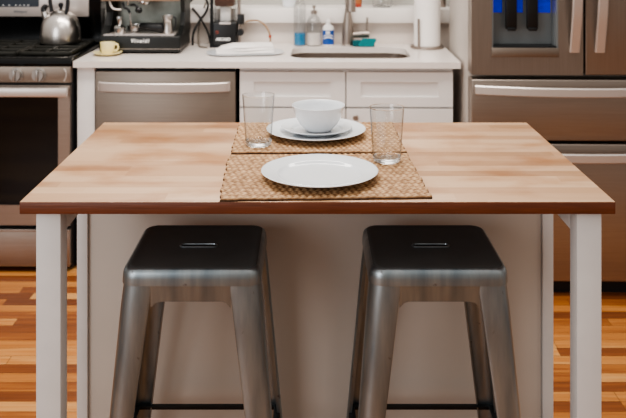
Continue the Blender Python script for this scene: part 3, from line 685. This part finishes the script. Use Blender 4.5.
# platter with folded cloth
bm = BM()
pr = [(0.0, 0.004), (0.0, 0.0), (0.02, 0.0), (0.03, 0.010), (0.032, 0.012), (0.029, 0.012), (0.018, 0.004)]
def rr3(g_, z): return [(x, y, z) for x, y in rrect(-0.150-g_, 0.150+g_, -0.075-g_, 0.075+g_, 0.055+g_, 7)]
loft(bm, [rr3(-0.02, 0.0), rr3(0.0, 0.0), rr3(0.026, 0.0060), rr3(0.028, 0.0072), rr3(0.025, 0.0080), rr3(0.0, 0.0042), rr3(-0.02, 0.0035)])
pl = K(obj('platter', bm, 'porcelain', None, 50)); pl.location = (-0.303, 3.925, TZ+0.0002); pl.rotation_euler.z = math.radians(9)
tag(pl, 'low white oblong platter on the counter left of the sink', 'platter')
tw = K(thing('folded_towel', 'white folded cloth lying on the platter left of the sink', 'towel', (-0.298, 3.93, TZ+0.0048), math.radians(9)))
for k, (x0, x1, z0, z1) in enumerate(((-0.140, 0.122, 0.0, 0.012), (-0.128, 0.122, 0.0125, 0.0245), (-0.118, 0.119, 0.025, 0.037))):
    bm = BM(); rings = []
    for i in range(25):
        u = i/24; x = x0+(x1-x0)*u; d = 0.0015*math.sin(9*u+k); sq = min(1, 0.45+u*2.2) 
        zt = z0*sq+(z1-z0)*1.0+d*0.3 + 0; zb = z0*sq+ (0.0005 if k else 0)
        ring = [(x, -0.062+0.003*math.sin(7*u+k), (zb+zt)/2-0.004), (x, -0.064+0.003*math.sin(7*u+k), (zb+zt)/2), (x, -0.060, zt), (x, 0.0, zt+0.0008*math.sin(14*u)), (x, 0.060, zt), (x, 0.064, (zb+zt)/2), (x, 0.060, zb), (x, -0.060, zb)]
        rings.append(ring)
    loft(bm, rings); obj('fold', bm, 'cloth', tw, 50)

# ------------------------------------------------------------------ sink things
yb = 4.195
sb = K(thing('soap_bottle', 'tall clear bottle with blue liquid soap at the bottom', 'bottle', (-0.0590, yb, TZ+0.0003)))
obj('shell', lathe(BM(), [(0, 0), (0.0285, 0), (0.030, 0.003), (0.030, 0.190), (0.025, 0.212), (0.013, 0.232), (0.012, 0.248), (0.0105, 0.248), (0.0115, 0.230), (0.0235, 0.211), (0.0285, 0.189), (0.0285, 0.004), (0, 0.003)]), 'clear_plastic', sb)
obj('liquid', lathe(BM(), [(0, 0.0035), (0.0282, 0.0042), (0.0282, 0.062), (0, 0.062)]), 'blue_liquid', sb)
obj('cap', lathe(BM(), [(0, 0.2485), (0.014, 0.2485), (0.014, 0.268), (0.008, 0.272), (0, 0.272)]), 'white_plastic', sb)
pb = K(thing('soap_dispenser', 'clear round pump dispenser half full of white soap', 'dispenser', (0.0110, yb, TZ+0.0003)))
obj('shell', lathe(BM(), [(0, 0), (0.033, 0), (0.036, 0.004), (0.036, 0.105), (0.033, 0.125), (0.022, 0.143), (0.014, 0.149), (0.014, 0.156), (0.0125, 0.156), (0.0125, 0.148), (0.0205, 0.1415), (0.0315, 0.124), (0.0345, 0.105), (0.0345, 0.005), (0, 0.003)]), 'clear_plastic', pb)
obj('liquid', lathe(BM(), [(0, 0.0035), (0.0340, 0.0052), (0.0340, 0.058), (0, 0.058)]), 'white_liquid', pb)
pu = obj('pump_collar', lathe(BM(), [(0, 0.1565), (0.0155, 0.1565), (0.0155, 0.171), (0.012, 0.174), (0, 0.174)], seg=24), 'nickel', pb)
bm = BM(); cyl(bm, (0, 0, 0.173), (0, 0, 0.188), 0.004); lathe(bm, [(0, 0.186), (0.008, 0.186), (0.009, 0.196), (0, 0.199)], seg=20); tube(bm, [(0, 0, 0.192), (0.0, -0.02, 0.194), (0.0, -0.036, 0.188)], 0.004, 10, 4); obj('pump', bm, 'nickel', pu)
db = K(thing('dish_soap_bottle', 'small white bottle with a blue label beside the faucet', 'bottle', (0.0815, yb, TZ+0.0003)))
def oval(rx, ry, z): return [(rx*math.cos(2*PI*i/32), ry*math.sin(2*PI*i/32), z) for i in range(32)]
bm = BM(); loft(bm, [oval(0.025, 0.016, 0), oval(0.0275, 0.0185, 0.004), oval(0.0275, 0.0185, 0.080), oval(0.024, 0.016, 0.094), oval(0.012, 0.011, 0.104), oval(0.011, 0.011, 0.108)]); obj('shell', bm, 'white_plastic', db)
bm = BM(); loft(bm, [oval(0.0279, 0.0189, 0.006), oval(0.0279, 0.0189, 0.076)], cap=False); lb = obj('label_wrap', bm, 'blue_label', db)
bm = BM()
for z, h, s in ((0.030, 0.007, 0.010), (0.044, 0.005, 0.008)):
    for k in range(8):
        a0 = -PI/2-0.95+k*0.24; a1 = a0+0.24; f_ = lambda a: (0.0284*math.cos(a), 0.0194*math.sin(a))
        za, zb_ = z+s*math.sin((k/8)*PI), z+s*math.sin(((k+1)/8)*PI)
        q = [(*f_(a0), za), (*f_(a1), zb_), (*f_(a1), zb_+h), (*f_(a0), za+h)]; bm.faces.new([bm.verts.new(p) for p in q])
for k in range(4):
    a0 = -PI/2-0.45+k*0.18; q = [(*f_(a0), 0.060), (*f_(a0+0.18), 0.060), (*f_(a0+0.18), 0.072), (*f_(a0), 0.072)]; bm.faces.new([bm.verts.new(p) for p in q])
obj('label_swoosh', bm, 'white_plastic', lb)
obj('cap', lathe(BM(), [(0, 0.1085), (0.0115, 0.1085), (0.011, 0.122), (0.006, 0.126), (0.005, 0.134), (0, 0.135)], seg=20), 'white_plastic', db)

fa = K(thing('faucet', 'brushed nickel pull-down faucet behind the sink', 'faucet', (0.1780, 4.20, TZ+0.0002)))
bm = lathe(BM(), [(0, 0), (0.031, 0), (0.031, 0.004), (0.0295, 0.006), (0.029, 0.06), (0.0265, 0.095), (0.021, 0.13), (0.0165, 0.158), (0.015, 0.17), (0, 0.171)])
obj('body', bm, 'nickel', fa)
bm = BM(); tube(bm, [(0, 0, 0.165), (0, 0, 0.25), (0, -0.012, 0.33), (0.003, -0.06, 0.385), (0.006, -0.12, 0.385), (0.008, -0.165, 0.345), (0.009, -0.178, 0.30)], 0.0135, 16, 6); obj('neck', bm, 'nickel', fa)
bm = BM(); cyl(bm, (0.009, -0.178, 0.302), (0.010, -0.186, 0.215), 0.016, 0.020); cyl(bm, (0.010, -0.186, 0.215), (0.010, -0.187, 0.186), 0.021, 0.0235); hd = obj('spray_head', bm, 'nickel', fa)
bm = BM(); cyl(bm, (0.010, -0.187, 0.186), (0.010, -0.1872, 0.183), 0.020, 0.019); obj('spray_face', bm, 'black_plastic', hd)
bm = BM(); cyl(bm, (0.018, 0, 0.052), (0.070, 0, 0.056), 0.0155, 0.0185); cyl(bm, (0.071, 0, 0.056), (0.105, 0, 0.056), 0.0195, 0.0185); hv = obj('handle_hub', bm, 'nickel', fa)
bm = BM(); cyl(bm, (0.094, 0, 0.07), (0.0955, 0, 0.139), 0.006, 0.0045, 14); obj('lever', bm, 'nickel', hv)
sg = K(thing('sponge', 'teal scrub sponge lying behind the sink below the faucet lever', 'sponge', (0.258, 4.167, TZ+0.0003), math.radians(6)))
bm = BM(); box(bm, -0.056, 0.05, -0.012, 0.022, 0, 0.030, 0.005, 3); obj('scrub_pad', bm, 'teal_dark', sg)
bm = BM(); pr = [(-0.028, 0.004), (-0.032, 0.010), (-0.012, 0.041), (0.052, 0.041), (0.056, 0.034), (0.040, 0.006), (0.034, 0.002), (-0.022, 0.002)]
loft(bm, [[(x, -0.030, z) for x, z in pr], [(x, -0.013, z) for x, z in pr]]); obj('foam_block', bm, 'teal', sg)

pt = K(thing('paper_towel_holder', 'steel paper towel stand near the refrigerator', 'paper towel holder', (0.5590, 4.125, TZ+0.0002)))
obj('base', lathe(BM(), [(0, 0), (0.079, 0), (0.0815, 0.003), (0.0815, 0.009), (0.076, 0.0125), (0, 0.0125)], seg=56), 'nickel', pt)
obj('post', cyl(BM(), (0, 0, 0.0125), (0, 0, 0.33), 0.006), 'nickel', pt)
bm = BM(); tube(bm, [(-0.046, -0.056, 0.012), (-0.047, -0.057, 0.10), (-0.047, -0.057, 0.146)], 0.0055, 12); obj('tension_arm', bm, 'nickel', pt)
bm = BM(); holed(bm, [(0.0625*math.cos(2*PI*i/64), 0.0625*math.sin(2*PI*i/64)) for i in range(64)], [(0.02*math.cos(2*PI*i/32), 0.02*math.sin(2*PI*i/32)) for i in range(32)], 0, 0.28, lambda u, v, h: (u, v, h))
box(bm, 0.0575, 0.0632, -0.012, 0.004, 0.0, 0.28, 0.001)
rl = K(obj('paper_towel_roll', bm, 'paper', None, 50)); rl.location = (0.5590, 4.125, TZ+0.0130); tag(rl, 'white paper towel roll on its steel stand', 'paper towels')

# ------------------------------------------------------------------ things on the ledge
LZ = 1.0922
j = K(thing('ceramic_jar', 'white rounded jar on the ledge behind the blue soap bottle', 'jar', (-0.118, 4.33, LZ)))
obj('body', lathe(BM(), [(0, 0), (0.026, 0), (0.032, 0.006), (0.036, 0.03), (0.036, 0.07), (0.03, 0.09), (0.026, 0.094), (0, 0.094)]), 'porcelain', j)
obj('lid', lathe(BM(), [(0, 0.0945), (0.029, 0.0945), (0.029, 0.105), (0.02, 0.11), (0, 0.11)]), 'nickel', j)
j = K(thing('glass_jar', 'clear glass jar on the ledge right of the faucet', 'jar', (0.357, 4.33, LZ)))
obj('shell', lathe(BM(), [(0, 0), (0.044, 0), (0.049, 0.006), (0.049, 0.10), (0.04, 0.115), (0.04, 0.125), (0.038, 0.125), (0.038, 0.114), (0.0465, 0.10), (0.0465, 0.008), (0, 0.005)]), 'glass', j)
obj('lid', lathe(BM(), [(0, 0.1255), (0.042, 0.1255), (0.042, 0.14), (0, 0.142)]), 'nickel', j)
j = K(thing('spice_jar', 'small spice jar with red and orange wrap on the ledge behind the faucet', 'jar', (0.236, 4.33, LZ)))
obj('shell', lathe(BM(), [(0, 0), (0.015, 0), (0.0165, 0.003), (0.0165, 0.06), (0.012, 0.068), (0, 0.068)], seg=24), 'red', j)
bm = BM(); loft(bm, [[(0.0169*math.cos(2*PI*i/24), 0.0169*math.sin(2*PI*i/24), z) for i in range(24)] for z in (0.018, 0.045)], cap=False); obj('label_wrap', bm, 'orange', j)
obj('cap', lathe(BM(), [(0, 0.0685), (0.014, 0.0685), (0.014, 0.085), (0, 0.086)], seg=24), 'black_plastic', j)
j = K(thing('shaker', 'small steel shaker on the ledge end beside the refrigerator', 'shaker', (0.662, 4.33, LZ)))
obj('shell', lathe(BM(), [(0, 0), (0.016, 0), (0.018, 0.004), (0.0165, 0.05), (0.015, 0.056), (0, 0.056)], seg=24), 'nickel', j)
obj('cap', lathe(BM(), [(0, 0.0565), (0.0165, 0.0565), (0.0165, 0.072), (0.008, 0.078), (0, 0.079)], seg=24), 'chrome', j)

# the whole back run is turned a touch so its right end comes nearer
RA = math.radians(-1.0); piv = Vector((0, 3.7, 0))
for o in KITCHEN:
    p = Vector(o.location)-piv; p.rotate(Matrix.Rotation(RA, 3, 'Z')); o.location = p+piv; o.rotation_euler.z += RA

# ------------------------------------------------------------------ light and camera
def area(name, loc, rot, sx, sy, power, col):
    l = bpy.data.lights.new(name, 'AREA'); l.shape = 'RECTANGLE'; l.size = sx; l.size_y = sy; l.energy = power; l.color = col
    o = bpy.data.objects.new(name, l); C.objects.link(o); o.location = loc; o.rotation_euler = [math.radians(a) for a in rot]; return o
area('ceiling_light_over_counter', (-0.2, 3.15, 2.5), (0, 0, 0), 2.2, 0.5, 40, (1.0, 0.93, 0.86))
area('ceiling_light_over_island', (-0.2, 1.9, 2.5), (0, 0, 0), 1.0, 0.7, 10, (1.0, 0.93, 0.86))
area('window_light', (-2.2, -0.9, 1.7), (78, 0, -42), 1.8, 1.6, 34, (0.93, 0.96, 1.0))
w = bpy.data.worlds.new('World'); bpy.context.scene.world = w; w.use_nodes = True; nt = w.node_tree
bgn = nt.nodes['Background']
tc = N(nt, 'ShaderNodeTexCoord'); sp = N(nt, 'ShaderNodeSeparateXYZ'); nt.links.new(tc.outputs['Generated'], sp.inputs[0])
mr = N(nt, 'ShaderNodeMapRange'); mr.inputs[1].default_value = -0.6; mr.inputs[2].default_value = 0.8; nt.links.new(sp.outputs['Z'], mr.inputs[0])
nt.links.new(ramp(nt, mr.outputs[0], [(0.0, '#3c3733'), (0.36, '#8d8680'), (0.5, '#b5ada6'), (1.0, '#f6f0ea')]), bgn.inputs['Color'])
bgn.inputs['Strength'].default_value = 0.8

cam = bpy.data.cameras.new('camera'); co = bpy.data.objects.new('camera', cam); C.objects.link(co)
co.location = (0, 0, EYE); co.rotation_euler = (PI/2, 0, 0)
cam.sensor_width = 36; cam.lens = F/626*36; cam.shift_x = 3/626; cam.shift_y = -280/626
cam.dof.use_dof = True; cam.dof.focus_distance = 1.98; cam.dof.aperture_fstop = 5.6
sc = bpy.context.scene; sc.camera = co
sc.view_settings.view_transform = 'AgX'; sc.view_settings.look = 'AgX - Medium High Contrast'; sc.view_settings.exposure = 0.3
